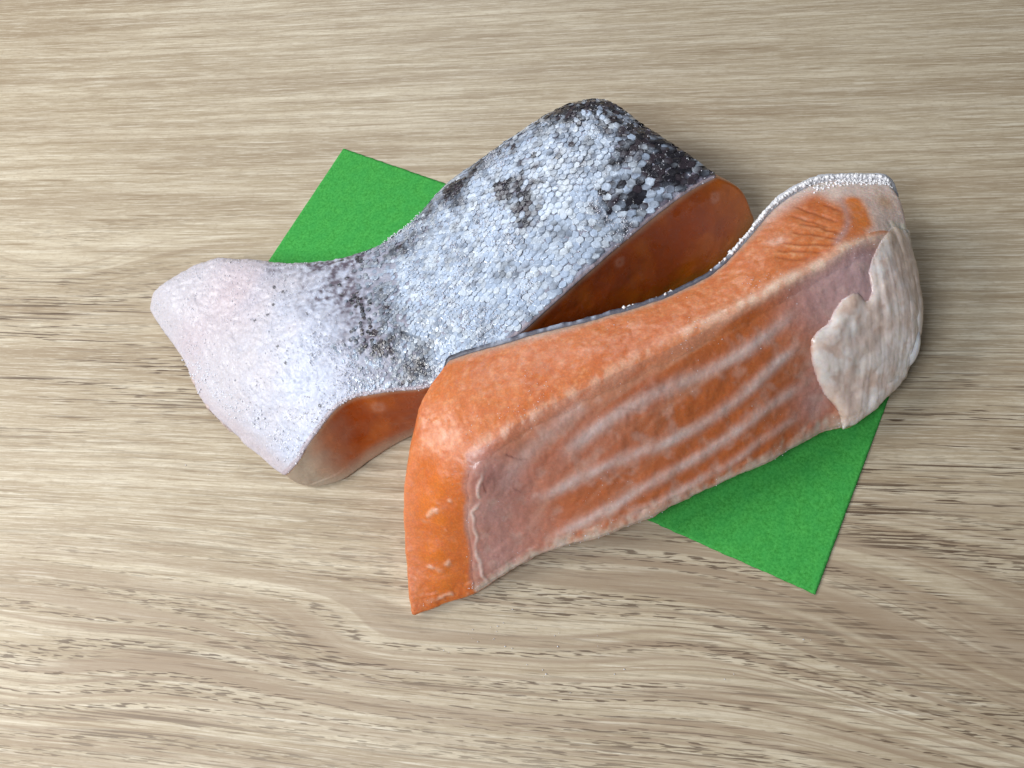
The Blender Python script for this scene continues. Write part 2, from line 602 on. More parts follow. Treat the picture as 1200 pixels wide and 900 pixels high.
foot_f = np.array([inward(L1[5, i], L1[2, i], 3 if i < 9 else 9) for i in range(L1.shape[1])])
L1 = np.concatenate([foot_b[None], L1, foot_f[None]])          # rows 0..7: foot, B, s, s, F, cut, foot, under
G, rp, cp = loft(L1, [4, 6], STEP)
G, rp = close_ring(G, rp, 20)
nskip = len(rp)
Gc, ncap = with_caps(G)
CPc = np.concatenate([np.linspace(-1, -.01, ncap), cp, cp[-1] + np.linspace(.01, 1, ncap)])
RP = np.repeat(rp[:, None], len(CPc), 1); CPg = np.repeat(CPc[None], len(rp), 0)
# rounding: strong at the tail end, at the back edge and on the belly, slight along the cut
soft = np.exp(-((CPg + .1) / .35) ** 2) * .7 + np.exp(-((CPg - 10) / .2) ** 2) * .35
soft = np.maximum(soft, .5 * np.exp(-((RP - 1) / .35) ** 2))
soft = np.maximum(soft, .30 * np.exp(-((RP - 4) / .1) ** 2) * (1 + 2 * np.exp(-(CPg / 1.0) ** 2)))
soft = np.maximum(soft, .4 * np.exp(-((RP - 6) / .15) ** 2))
Gc = smooth_grid(Gc, np.clip(soft, 0, 1), 26)
N = normals(Gc, True)
skin_m = (RP < 4) & (RP > .3)
# undulation of the skin and of the cut
und = (fbm(Gc, 55, 3, 2.) - .5) * .0016 + (fbm(Gc, 260, 3, 4.) - .5) * .0005
Gc = Gc + N * (und * np.where(RP > 5.6, .3, 1))[..., None]
Gc[..., 2] = np.maximum(Gc[..., 2], .0005)
N = normals(Gc, True)

f1 = empty('salmon_piece', tuple(at(520, 380, .8)), 'salmon piece lying behind with silver scaly skin up and a white belly end', 'salmon fillet', 'two cut pieces of salmon')
f1w = np.array(f1.location)


def rel(P, base):
    return P - base


S1 = Surf(Gc)
# flesh colours; the dark base has the cut face's shade painted in
deep, mid_, pale, gry = lin(150, 62, 4), lin(172, 82, 10), lin(186, 150, 122), lin(176, 158, 138)
c = np.ones(Gc.shape) * deep
n_ = fbm(Gc, 120, 3, 1.)
c = mix(c, mid_, sstep(.4, .7, n_))
c = mix(c, lin(196, 108, 36), sstep(8.8, 10.3, CPg) * .8)  # right end painted lighter, like light glowing through the flesh
c = mix(c, gry, (1 - sstep(1.3, 3.0, CPg + (n_ - .5) * .9)) * .95)
c = mix(c, gry, sstep(5.45, 5.95, RP + (n_ - .5) * .3) * (1 - sstep(4.3, 5.5, CPg)) * .8)
c = mix(c, pale, (1 - sstep(4.0, 4.18, RP)) * (RP > 3.9) * .8)
c = mix(c, lin(120, 96, 40), sstep(5.4, 5.9, RP) * sstep(6.5, 8, CPg) * .5)  # green glow from the sheet painted onto the foot of the cut
for (px, py, r_) in ((838, 231, .0014), (727, 307, .0014), (443, 478, .0016), (800, 238, .0006)):
    d = np.linalg.norm(Gc - S1.pt(px, py), axis=-1) * (.7 + .6 * fbm(Gc, 700, 2, 9.))
    c = mix(c, lin(184, 122, 96), np.exp(-((d - r_ * .6) / (r_ * .5)) ** 2) * .55)
rb = Gc - f1w
flesh1 = mesh_obj('flesh', rb, grid_faces(len(rp), len(CPc), True), M_cut, f1, c)

# skin
rows = np.where((rp >= .35) & (rp <= 4.0))[0]
c0_, c1_ = 1, len(CPc) - ncap + 2
Gs = Gc[rows][:, c0_:c1_].copy(); RPs = RP[rows][:, c0_:c1_]; CPs = CPg[rows][:, c0_:c1_]
Ns = normals(Gs)
Ns[-3:] = Ns[-4]
tang = Gs[-1] - Gs[-4]; tang /= np.linalg.norm(tang, axis=-1, keepdims=True)
for k, wk in ((-1, 1.), (-2, .6), (-3, .25)):
    Gs[k] += tang * .00030 * wk
sk = Surf(Gs)


def near(px, py, rx, amp=1., surf=None, P=None):
    d = np.linalg.norm(P - surf.pt(px, py), axis=-1)
    return amp * np.exp(-(d / rx) ** 2)


def skin_tone(P):
    """dark share and colour of the rear fillet's skin at points P (world)"""
    nz = fbm(P, 190, 3, 6.)
    nf = fbm(P, 650, 2, 8.)
    c = np.ones(P.shape) * lin(208, 213, 230)
    left = 1 - sstep(at(300, 400)[0], at(420, 400)[0], P[..., 0] + (nz - .5) * .03)
    c = mix(c, lin(208, 201, 206), left * .9)
    c = mix(c, lin(204, 180, 186), near(275, 340, .012, .5, sk, P) + near(225, 400, .008, .35, sk, P))
    dk = np.zeros(P.shape[:-1])
    ln, _ = seg_dist(P, sk.line([(360, 318), (400, 345), (440, 380), (490, 425)]))
    dk += np.exp(-(ln / .010) ** 2) * (.62 + .5 * (nz - .5)) 
    ln, _ = seg_dist(P, sk.line([(400, 306), (450, 297), (490, 275), (530, 235)]))
    dk += np.exp(-(ln / .006) ** 2) * .45
    ln, _ = seg_dist(P, sk.line([(530, 222), (600, 172), (650, 138)]))
    dk += np.exp(-(ln / .0026) ** 2) * .75
    ln, _ = seg_dist(P, sk.line([(660, 126), (700, 122), (745, 146), (800, 180), (836, 206)]))
    dk += np.exp(-(ln / .0075) ** 2) * 1.15
    ln, _ = seg_dist(P, sk.line([(760, 252), (800, 225), (836, 206)]))
    dk += np.exp(-(ln / .0020) ** 2) * .5
    for q in ((598, 225, .0038, 1.3), (617, 240, .0038, 1.4), (612, 262, .0034, 1.1), (588, 218, .003, .8), (632, 250, .003, .7), (640, 170, .004, .3), (585, 282, .003, .5),
              (735, 225, .006, .6), (762, 212, .008, .7), (720, 240, .005, .5), (800, 205, .007, .4), (700, 150, .006, .4), (745, 170, .006, .45), (790, 200, .006, .6)):
        dk += near(q[0], q[1], q[2], q[3], sk, P)
    dk *= .45 + 1.1 * fbm(P, 330, 2, 57.)
    for q in ((600, 330, .016, .35), (545, 380, .014, .35), (640, 300, .012, .3), (660, 230, .008, .35), (690, 205, .005, .4), (560, 340, .016, .4), (550, 250, .006, .3), (755, 190, .003, .3)):
        dk -= near(q[0], q[1], q[2], q[3], sk, P)
    dk += (nz - .5) * .5 * (1 - left)
    return c, np.clip(dk, 0, 1.2), nz, nf, left


cS, dk, nz, nf, left = skin_tone(Gs)
base_dark = lin(96, 84, 96)
scaly = sstep(at(385, 400)[0], at(520, 400)[0], Gs[..., 0])
nh = fbm(Gs, 1000, 2, 18.)
cS = mix(cS, base_dark, np.clip(dk * (.75 + 2.2 * (nf - .5) + 3.0 * (nh - .5)), 0, 1))
cS = mix(cS, lin(120, 112, 128), scaly * .6)
# pepper specks on the belly
sp = vnoise(Gs * 900 + 3.)
cS = mix(cS, lin(90, 84, 96), ((sp > .955) * left * .0) + (sp > .93) * np.exp(-((left - .5) / .4) ** 2) * .7)
for q in ((323, 338), (322, 358), (315, 369), (300, 376), (327, 406), (376, 475), (296, 309), (277, 312), (361, 368), (333, 343), (388, 330), (335, 425)):
    d = np.linalg.norm(Gs - sk.pt(*q), axis=-1)
    cS = mix(cS, lin(40, 36, 44), (d < .00042) * .9)
# frost relief
fr = (fbm(Gs, 1150, 2, 12.) - .5) * .00045 + (fbm(Gs, 520, 2, 14.) - .5) * .0004
Go = Gs + Ns * fr[..., None] * (.35 + .65 * sstep(0.2, 1.2, CPs))[..., None]
lnb, _ = seg_dist(Gs, sk.line([(220, 440), (238, 470), (280, 505), (325, 545), (342, 562)]))
cS = mix(cS, lin(204, 192, 196), np.exp(-(lnb / .0030) ** 2) * .9)
rimc = np.ones(cS.shape) * lin(196, 178, 178)
rimc = mix(rimc, lin(206, 184, 178), (1 - sstep(3, 5, CPs)))
cS[-3:] = mix(cS[-3:], lin(186, 168, 172), np.full(cS[-3:].shape[:2], .75))
shell('skin', Go - f1w, Ns, .00045, -.00075, M_skin, f1, cS, rimc)

# scales: rows of overlapping plates over the silver part
nr_, nc_ = Gs.shape[:2]
su = np.concatenate([[0], np.cumsum(np.linalg.norm(np.diff(Gs[nr_ // 2], axis=0), axis=1))])
U0, U1 = su[0], su[-1]
vlen = np.concatenate([np.zeros((1, nc_)), np.cumsum(np.linalg.norm(np.diff(Gs, axis=0), axis=2), 0)])


def surf_at(u, v):
    """u metres along the middle, v metres from the middle row; point and normal"""
    ci = np.interp(u, su, np.arange(nc_))
    c0 = int(min(ci, nc_ - 2)); f = ci - c0
    def col(cc):
        vv = vlen[:, cc] - vlen[nr_ // 2, cc]
        ri = np.interp(v, vv, np.arange(nr_)); r0 = int(min(ri, nr_ - 2)); g = ri - r0
        return Gs[r0, cc] * (1 - g) + Gs[r0 + 1, cc] * g, Ns[r0, cc] * (1 - g) + Ns[r0 + 1, cc] * g
    a, na = col(c0); b, nb = col(c0 + 1)
    return a * (1 - f) + b * f, na * (1 - f) + nb * f


items = []
u = U1 - .0006
i = 0
while u > U0 + .036:
    t = (u - U0) / (U1 - U0)
    wd = np.interp(t, [0, .3, .45, .62, .8, 1], [.0009, .0010, .0013, .0018, .0024, .0027])
    ci = int(np.interp(u, su, np.arange(nc_)))
    v0, v1 = vlen[0, ci] - vlen[nr_ // 2, ci], vlen[-1, ci] - vlen[nr_ // 2, ci]
    st = wd * .80
    for j in range(int(v0 / st) - 1, int(v1 / st) + 2):
        v = (j + (i % 2) * .5) * st + rng.normal() * wd * .06
        if v < v0 + .001 or v > v1 - .0007 - wd * .40: continue
        items.append((u + rng.normal() * wd * .06, v, wd, i, j))
    u -= wd * .66
    i += 1
pts = np.array([surf_at(a, b)[0] for a, b, *_ in items])
tc_, tdk, tnz, tnf, tleft = skin_tone(pts)
prob = sstep(at(420, 400)[0], at(520, 400)[0], pts[:, 0] + (tnz - .5) * .02)
order = sorted(range(len(items)), key=lambda k: -items[k][2] * (1 + .0 * k))
NS = 12
allV, allF, allC = [], [], []
count = 0
sc_silver, sc_white, sc_dark, sc_brown = lin(196, 212, 236), lin(232, 241, 252), lin(34, 31, 40), lin(60, 50, 58)  # silver and white tints carry bluish reflected light in the colour
ang = np.linspace(0, 2 * math.pi, NS, endpoint=False)
for k in order:
    u, v, wd, ii, jj = items[k]
    if rng.random() > prob[k] * 1.0: continue
    big = sstep(.0015, .0028, np.array(wd))
    rr = (1 + rng.normal(size=NS) * (.08 + .04 * big)) * rng.uniform(.85, 1.18)
    tx, ty = rng.normal(0, .05, 2)
    ring = []
    lift = rng.uniform(.00008, .00030) * (wd / .0028)
    P_, N_ = surf_at(u, v)
    for q, a_ in enumerate(ang):
        x = math.cos(a_) * wd * .50 * rr[q]; y = math.sin(a_) * wd * .52 * rr[q] + wd * .06
        p, n = surf_at(u + x, v + y)
        hgt = -.00016 + (lift + .00016) * (y / wd + .5) + (tx * x + ty * y) * .6
        ring.append(p + n * (.00052 + hgt))
    mid2 = []
    for q in range(0, NS, 2):
        a_ = ang[q]
        x = math.cos(a_) * wd * .38; y = math.sin(a_) * wd * .38 + wd * .06
        p, n = surf_at(u + x, v + y)
        hgt = .00002 + lift * (y / wd + .5) + (tx * x + ty * y) * .6 + rng.normal() * .00003 + wd * .006
        mid2.append(p + n * (.00056 + hgt))
    V = np.array(ring + mid2)
    F = []
    m = NS // 2
    for q in range(m):
        a0, a1, a2 = 2 * q, 2 * q + 1, (2 * q + 2) % NS
        b0, b1 = NS + q, NS + (q + 1) % m
        F += [(a0, a1, b0), (a1, b1, b0), (a1, a2, b1)]
    F += [tuple(NS + q for q in range(m))]
    # colour of this scale
    D = tdk[k]
    r1 = rng.random()
    base = mix(sc_silver[None], sc_white[None], np.array([rng.random() ** 2]))[0]
    sc_i = rng.normal() * (.07 + .09 * big) + (r1 > .96) * -.3 + (r1 < .03 * big) * .4
    if D > .4 and big > .4 and r1 < .30: sc_i -= .75  # some scales in dark areas painted bright as highlights
    vn = (fbm(V, 620, 2, 51.) - .5) * (1.0 + 1.0 * big) + (fbm(V, 170, 2, 52.) - .5) * (.5 + .8 * big)
    d_amt = np.clip(D * 1.15 + sc_i + vn + .10, 0, 1)
    dkc = sc_dark if rng.random() < .6 else sc_brown
    Cc = base[None] * (1 - d_amt[:, None]) + dkc[None] * d_amt[:, None]
    ek = .16 + .30 * big
    Cc[:NS] = Cc[:NS] * (1 - ek) + sc_dark * ek
    if count < 300:
        o = mesh_obj('scale', V - f1w, F, M_scale, f1, Cc, smooth=False)
        count += 1
    else:
        off = sum(len(x) for x in allV[-1:]) if False else 0
        allV.append(V); allF.append(F); allC.append(Cc)
off = 0; FF = []
for V, F in zip(allV, allF):
    FF += [tuple(x + off for x in f) for f in F]; off += len(V)
o = mesh_obj('small_scales', np.concatenate(allV) - f1w, FF, M_scale, f1, np.concatenate(allC), smooth=False)
o['kind'] = 'stuff'
print('scales', len(items), 'joined', len(allV))

# frost grains on the belly edge and over the pale skin
def pick(surfG, surfN, mask, n, seed):
    r = np.random.default_rng(seed)
    idx = np.argwhere(mask > 0)
    wts = mask[mask > 0]; wts = wts / wts.sum()
    s = r.choice(len(idx), n, p=wts)
    a = idx[s]
    return surfG[a[:, 0], a[:, 1]] + r.normal(size=(n, 3)) * .00012, surfN[a[:, 0], a[:, 1]]


ln, _ = seg_dist(Gs, sk.line([(230, 434), (262, 462), (292, 486), (325, 512), (348, 532)]))
m1 = np.exp(-(ln / .0028) ** 2)
p_, n_1 = pick(Go, Ns, m1, 420, 1)
frost_bits('frost', f1, p_ + n_1 * .0004 - f1w, n_1, .00034, 2, .4)
m2 = sstep(.8, 1.6, lnb / .003) * sstep(.1, .5, left + .3) * (RPs > 1.1) * (CPs > .15) * sstep(.35, .65, fbm(Gs, 90, 2, 31.)) + .15 * (RPs > 1.2) * (CPs > .3)
p_, n_1 = pick(Go, Ns, m2, 5200, 3)
frost_bits('frost', f1, p_ + n_1 * .0004 - f1w, n_1, .00017, 4)
m3 = sstep(.45, .7, fbm(Gs, 150, 3, 35.)) * (RPs > 1.0) * (1 - np.clip(dk, 0, 1)) * (1 - left) * (CPs > 1)
p_, n_1 = pick(Gs, Ns, m3 * sstep(.1, -.05, dk - .35), 2600, 13)
frost_bits('frost', f1, p_ + n_1 * .0008 - f1w, n_1, .00019, 14)
ln, _ = seg_dist(Gs, sk.line([(400, 468), (440, 457), (505, 450)]))
p_, n_1 = pick(Go, Ns, np.exp(-(ln / .0016) ** 2), 260, 5)
frost_bits('frost', f1, p_ + n_1 * .0004 - f1w, n_1, .00024, 6)

# =================================================================== FRONT FILLET, cut side up
cols2 = [
    # back edge, mid A, ridge, b1, b2, lip
    [(527, 421, 27), (495, 464, 27), (466, 507, 25), (470, 580, 18), (473, 650, 10), (481, 722, 2)],
    [(556, 409, 28), (538, 462, 30), (546, 533, 30), (543, 590, 22), (546, 645, 12), (553, 697, 3)],
    [(612, 394, 29), (605, 440, 31.5), (612, 492, 33), (612, 550, 24), (618, 605, 15), (628, 655, 6)],
    [(700, 373, 29), (697, 405, 32), (703, 443, 34), (706, 510, 26), (714, 570, 17), (722, 625, 9)],
    [(772, 350, 29), (778, 374, 32), (792, 402, 34), (798, 465, 27), (806, 530, 18), (812, 585, 10)],
    [(832, 321, 29), (848, 340, 32), (872, 360, 34), (878, 425, 27), (886, 490, 18), (893, 549, 10)],
    [(870, 285, 29), (900, 300, 32), (935, 326, 33), (945, 385, 27), (955, 445, 18), (958, 513, 8)],
    [(905, 244, 28), (950, 265, 31), (992, 292, 32), (1004, 350, 27), (1010, 420, 18), (1000, 499, 7)],
    [(962, 212, 26), (1005, 235, 28), (1032, 275, 29), (1042, 335, 25), (1047, 400, 17), (1040, 466, 8)],
    [(1042, 210, 23), (1058, 236, 24), (1068, 285, 23), (1078, 340, 19), (1079, 395, 13), (1064, 440, 7)],
]
L2 = build_lattice(cols2)
foot_b = np.array([inward(L2[0, i], L2[2, i], 2.5) for i in range(L2.shape[1])])
mid_b = (foot_b + L2[0]) / 2; mid_b[:, 2] = L2[0, :, 2] * .5
foot_f = np.array([inward(L2[5, i], L2[2, i], 1.5 if i < 1 else (7 if i < 2 else 14)) for i in range(L2.shape[1])])
L2 = np.concatenate([foot_b[None], L2, foot_f[None]])
G, rp2, cp2 = loft(L2, [1, 3, 6], STEP)
G, rp2 = close_ring(G, rp2, 16)
G2, ncap2 = with_caps(G)
CP2 = np.concatenate([np.linspace(-1, -.01, ncap2), cp2, cp2[-1] + np.linspace(.01, 1, ncap2)])
RP2 = np.repeat(rp2[:, None], len(CP2), 1); CQ = np.repeat(CP2[None], len(rp2), 0)
soft = .9 * np.exp(-((RP2 - 3) / .35) ** 2)
soft = np.maximum(soft, .25 * np.exp(-((RP2 - 3) / .1) ** 2))
soft = np.maximum(soft, .55 * np.exp(-((RP2 - 6) / .15) ** 2))
soft = np.maximum(soft, .25 * np.exp(-((RP2 - 1) / .12) ** 2))
soft = np.maximum(soft, .8 * np.exp(-((CQ - 9) / .35) ** 2))
soft = np.maximum(soft, .3 * np.exp(-((CQ) / .1) ** 2))
G2 = smooth_grid(G2, np.clip(soft, 0, 1), 22)
N2 = normals(G2, True)
S2 = Surf(G2[(rp2 >= 1) & (rp2 <= 6.05)])


def stroke(P, pts, wid, fade=True, wob=0.):
    L = S2.line(pts)
    d, t = seg_dist(P, L)
    m = np.exp(-(d / wid) ** 2)
    if fade: m = m * sstep(0, .12, t) * sstep(1, .88, t)
    return m


stripes = [
    ([(650, 540), (700, 502), (760, 466), (810, 442), (860, 420), (903, 388), (946, 352)], .0017, .85),
    ([(610, 593), (680, 560), (740, 534), (800, 510), (850, 480), (900, 435), (944, 396)], .0015, 1.0),
    ([(632, 636), (700, 603), (760, 567), (827, 530), (865, 503), (910, 470), (956, 442)], .0014, 1.0),
    ([(720, 612), (760, 593), (800, 573), (850, 546), (900, 510), (945, 482)], .0011, .8),
    ([(690, 470), (650, 500), (610, 540), (585, 580)], .0020, .4),
]
SM = np.zeros(G2.shape[:2]); STR = []
nlow = fbm(G2, 110, 3, 21.)
for pts_, wd_, am in stripes:
    s = stroke(G2, pts_, wd_) * am * (.75 + .5 * fbm(G2, 200, 2, 40.))
    SM = np.maximum(SM, s)
ridge_line = [(1040, 280), (1000, 287), (965, 308), (920, 330), (870, 357), (820, 381), (770, 405), (720, 432), (680, 455), (640, 478), (600, 502), (565, 522), (552, 535)]
RG = stroke(G2, ridge_line, .0016, False)
_jv = (np.stack([fbm(G2, 300, 2, 211.), fbm(G2, 300, 2, 212.), fbm(G2, 300, 2, 213.)], -1) - .5) * .0018
vein = stroke(G2 + _jv, [(566, 548), (561, 580), (556, 610), (560, 640), (563, 665), (574, 690)], .00040) * .8
# relief
fold2 = fbm(np.stack([CQ * 7, RP2 * .7, CQ * 0], -1), 1, 3, 5.)
bface = (RP2 > 3) & (RP2 < 6)
ws = np.exp(-((CQ + .0) / 1.1) ** 2) * np.exp(-((RP2 - 3) / .55) ** 2)
ws = np.maximum(ws * 1.3, .8 * np.exp(-((RP2 - 3) / .4) ** 2) * sstep(6, 2.5, CQ))
G2 = smooth_grid(G2, np.clip(ws, 0, 1), 150)
N2 = normals(G2, True)
disp = SM * .0002 * bface + RG * .0004 * sstep(2, 5, CQ) + vein * .0004
disp += (fbm(G2, 60, 3, 22.) - .5) * .0013 + (fbm(G2, 300, 3, 24.) - .5) * .0003 + (fbm(G2, 900, 2, 26.) - .5) * .00018
# torn muscle lines near the thick end
GR = np.zeros(G2.shape[:2])
for pts_ in ([(930, 242), (955, 250), (985, 262)], [(935, 262), (960, 266), (990, 276)], [(925, 272), (950, 275), (988, 281)], [(915, 283), (945, 286), (985, 287)],
             [(910, 292), (935, 294), (965, 296)], [(905, 300), (930, 303), (950, 303)], [(925, 252), (945, 258), (975, 268)], [(965, 240), (985, 247)]):
    GR = np.maximum(GR, stroke(G2, pts_, .00035))
disp -= GR * .00028
# connective marks on the orange end strip
marks = [[(494, 640), (508, 630), (524, 628), (536, 634)], [(497, 612), (512, 600), (530, 592)], [(500, 632), (515, 622), (528, 622)], [(495, 670), (515, 660), (530, 657)], [(497, 705), (505, 700), (512, 702)],
         [(510, 702), (520, 696), (530, 692)], [(532, 690), (545, 695), (553, 694)], [(527, 585), (532, 592), (538, 600)]]
jit0 = (np.stack([fbm(G2, 260, 3, 201.), fbm(G2, 260, 3, 202.), fbm(G2, 260, 3, 203.)], -1) - .5) * .004
MK = np.zeros(G2.shape[:2])
for pts_ in marks: MK = np.maximum(MK, stroke(G2 + jit0, pts_, .0006) * sstep(.35, .6, fbm(G2, 500, 2, 33.)))
disp += MK * .0003
lumps = np.zeros(G2.shape[:2])
for q in ((520, 565), (515, 610), (512, 648), (518, 680), (505, 590)):
    lumps += near(q[0], q[1], .0032, 1., S2, G2)
disp += lumps * .0006
disp += sstep(8.2, 8.5, CQ) * (RP2 > 2.6) * (RP2 < 6.5) * (fold2 - .5) * .0005
# ragged lower lip
disp += (RP2 > 5.7) * (RP2 < 6.3) * (fbm(G2, 260, 3, 50.) - .5) * .0010
G2 = G2 + N2 * disp[..., None]
G2[..., 2] = np.maximum(G2[..., 2], .0005)
N2 = normals(G2, True)

# colour
A_o, A_l, A_d = lin(214, 124, 68), lin(228, 156, 108), lin(202, 106, 48)
c = np.ones(G2.shape) * A_o
n1_, n2_, n3_ = fbm(G2, 100, 3, 60.), fbm(G2 * [1.6, .7, 1], 420, 3, 61.), fbm(G2, 1100, 2, 62.)
c = mix(c, A_l, sstep(.5, .75, n2_) * .35)
c = mix(c, A_d, sstep(.45, .75, n1_) * .6)
c = mix(c, A_l, sstep(.5, .8, n3_) * .6)
aface = (RP2 >= .9) & (RP2 <= 3)
# grey fat band under the skin edge
fat = (1 - sstep(1.0, 1.30, RP2 + (n1_ - .5) * .12)) * (RP2 > .9)
c = mix(c, lin(186, 160, 142), fat * .85 * (1 - sstep(5, 7.2, CQ) * .2))
fat2 = (1 - sstep(1.05, 1.55, RP2 + (n1_ - .5) * .2)) * (RP2 > .9) * sstep(6.2, 7.6, CQ)
c = mix(c, lin(236, 212, 202), fat2 * .95)
# end strip: brighter orange
bm = bface.astype(float)
strip = bm * (1 - sstep(1.0, 1.10, CQ + (n1_ - .5) * .25))
strip0 = strip.copy()
strip = strip * sstep(2.9, 3.9, RP2 + (n1_ - .5) * 1.2)
c = mix(c, lin(214, 112, 42), strip * .7)
c = mix(c, lin(220, 140, 96), strip * (1 - sstep(.05, .40, CQ)) * .6)
c = mix(c, lin(226, 128, 44), np.clip(lumps, 0, 1) * .55)
# belly wall: darker red-brown orange with lavender membrane
wall = bm * (1 - strip0)
_a, _b = at(700, 560, 20), at(950, 405, 20)
_t = (_b - _a) / np.linalg.norm(_b - _a); _s = np.cross(_t, [0, 0, 1.])
al = G2 @ _t; ac = G2 @ _s + .35 * G2[..., 2]
streak = fbm(np.stack([al * 28, ac * 520, ac * 0], -1) @ _rots[0].T, 1, 3, 4.)
wallc = np.ones(G2.shape) * lin(192, 100, 42)
wallc = mix(wallc, lin(176, 104, 66), sstep(.42, .7, n1_) * .5)
wallc = mix(wallc, lin(212, 158, 130), sstep(.52, .72, streak) * .45)
wallc = mix(wallc, lin(200, 104, 38), sstep(.5, .8, fbm(G2, 70, 2, 77.)) * .7)
lav, lav2 = lin(220, 190, 182), lin(202, 160, 158)
wallc = mix(wallc, lav, np.clip(SM * (.80 + 1.2 * (streak - .5) + .4 * (n2_ - .5)), 0, 1))
# purple membrane patches
for q in ((985, 335, .010, .95), (1012, 325, .008, .95), (960, 355, .009, .65), (1015, 370, .006, .8), (572, 600, .008, .65), (580, 655, .009, .65), (600, 560, .007, .4), (630, 620, .008, .3), (700, 520, .012, .15), (570, 550, .006, .5),
          (640, 520, .010, .15), (955, 470, .006, .7), (960, 430, .004, .5)):
    wallc = mix(wallc, lav2, np.clip(near(*q[:2], q[2], q[3], S2, G2), 0, 1))
for q in ((570, 560, .003, .6), (610, 575, .004, .3), (760, 455, .004, .3), (650, 545, .004, .3)):
    wallc = mix(wallc, lin(150, 92, 84), np.clip(near(*q[:2], q[2], q[3], S2, G2), 0, 1))
wallc = mix(wallc, lin(212, 192, 176), sstep(5.62, 5.98, RP2 + (n2_ - .5) * .5) * .85)
for pts_, am in (([(590, 532), (605, 537), (620, 538)], .8), ([(700, 482), (730, 479), (765, 481), (780, 490)], .4), ([(565, 565), (570, 578)], .7), ([(600, 570), (612, 578)], .5), ([(565, 625), (590, 628), (620, 630)], .3)):
    wallc = mix(wallc, lin(112, 56, 52), stroke(G2, pts_, .00022) * am)
c = mix(c, wallc, wall)
c = mix(c, lin(238, 206, 184), RG * sstep(.6, 1.6, CQ) * (.10 + .35 * sstep(.45, .6, n2_) + .55 * sstep(3, 6, CQ)).clip(0, 1) * (RP2 > 2.4) * (RP2 < 3.7))
c = mix(c, lin(226, 200, 190), vein)
c = mix(c, lin(232, 196, 172), MK * .65)
c = mix(c, lin(160, 76, 34), GR * .5)
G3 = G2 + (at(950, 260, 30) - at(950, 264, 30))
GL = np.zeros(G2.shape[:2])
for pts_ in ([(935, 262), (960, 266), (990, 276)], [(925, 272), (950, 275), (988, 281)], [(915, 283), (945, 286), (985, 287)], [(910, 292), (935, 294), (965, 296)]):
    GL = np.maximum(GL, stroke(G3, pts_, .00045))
c = mix(c, lin(240, 178, 132), GL * .55 * sstep(.35, .6, n3_))  # pale highlights painted beside the muscle grooves
# the pale end: orange spots in white fat, then translucent pale flap
endf = np.where(RP2 < 2.9, sstep(7.55, 7.85, CQ + (n1_ - .5) * .2), sstep(7.7, 8.1, CQ + (n1_ - .5) * .3) * sstep(2.9, 3.2, RP2))
c = mix(c, lin(234, 212, 200), endf * .95)
c = mix(c, lin(190, 158, 156), stroke(G2, [(985, 228), (992, 250), (990, 270), (975, 290)], .0009) * .7)
c = mix(c, lin(222, 130, 62), np.clip(stroke(G2, [(1001, 238), (1006, 248), (1012, 262)], .0022, False) * 1.5, 0, 1) * (.75 + .4 * n3_).clip(0, 1))
c = mix(c, lin(196, 156, 120), np.clip(near(1036, 238, .0024, .8, S2, G2), 0, 1))
c = mix(c, lin(196, 160, 160), np.clip(near(1010, 315, .006, .8, S2, G2) + near(1025, 345, .006, .7, S2, G2), 0, 1) * (RP2 > 3))
fold = fold2
c = mix(c, lin(230, 218, 200), sstep(8.3, 8.6, CQ) * (RP2 > 2.6) * .9)
c = mix(c, lin(208, 186, 162), sstep(8.3, 8.6, CQ) * (RP2 > 2.6) * sstep(.45, .7, fold) * .7)
c = mix(c, lin(226, 220, 214), sstep(8.3, 8.6, CQ) * (RP2 > 2.6) * sstep(.45, .3, fold) * .7)
# thin ice marks on the cut
for q in ((530, 508, .0014, .35), (522, 512, .0012, .35), (541, 504, .0012, .3), (915, 280, .0016, .7), (906, 282, .0015, .6), (748, 380, .002, .25), (840, 372, .0016, .5), (690, 412, .001, .5)):
    c = mix(c, lin(236, 196, 176), np.clip(near(*q[:2], q[2], q[3], S2, G2), 0, 1) * (.4 + .6 * sstep(.4, .6, n3_)))

f2 = empty('salmon_piece', tuple(at(730, 530, .8)), 'salmon piece in front with orange cut flesh and striped belly wall up', 'salmon fillet', 'two cut pieces of salmon')
f2w = np.array(f2.location)
mesh_obj('flesh', G2 - f2w, grid_faces(len(rp2), len(CP2), True), M_flesh, f2, c)

# belly membrane: thin film over the wall from the ridge to the lip
rr_ = np.where((rp2 >= 2.93) & (rp2 <= 5.97))[0]
cc_ = np.where((CP2 >= .95) & (CP2 <= 8.6))[0]
Gm = G2[np.ix_(rr_, cc_)]; Nm = N2[np.ix_(rr_, cc_)]
keep = (CQ[np.ix_(rr_, cc_)] > 1.04 + .05 * np.sin(RP2[np.ix_(rr_, cc_)] * 5) + .08 * (fbm(Gm, 130, 2, 70.) - .5))
edge_f = sstep(0, .14, CQ[np.ix_(rr_, cc_)] - 1.02 + .25 * (fbm(Gm, 100, 3, 60.) - .5)) * sstep(2.95, 3.5, RP2[np.ix_(rr_, cc_)]) * sstep(5.97, 5.92, RP2[np.ix_(rr_, cc_)]) * sstep(8.6, 8.45, CQ[np.ix_(rr_, cc_)])
wr = (fbm(Gm * [1, 1, 1], 420, 3, 71.) - .5) * .0004 * edge_f
cm = c[np.ix_(rr_, cc_)]
cm = mix(cm, lin(212, 180, 168), edge_f * np.clip(.04 + .30 * sstep(.52, .75, fbm(Gm, 330, 3, 73.)), 0, 1))
shell('belly_membrane', Gm, Nm, .0006 * edge_f - .0004 + wr, -.0006, M_mem, f2, cm)
bpy.data.objects['belly_membrane'].data.transform(Matrix.Translation(Vector(-f2w)))

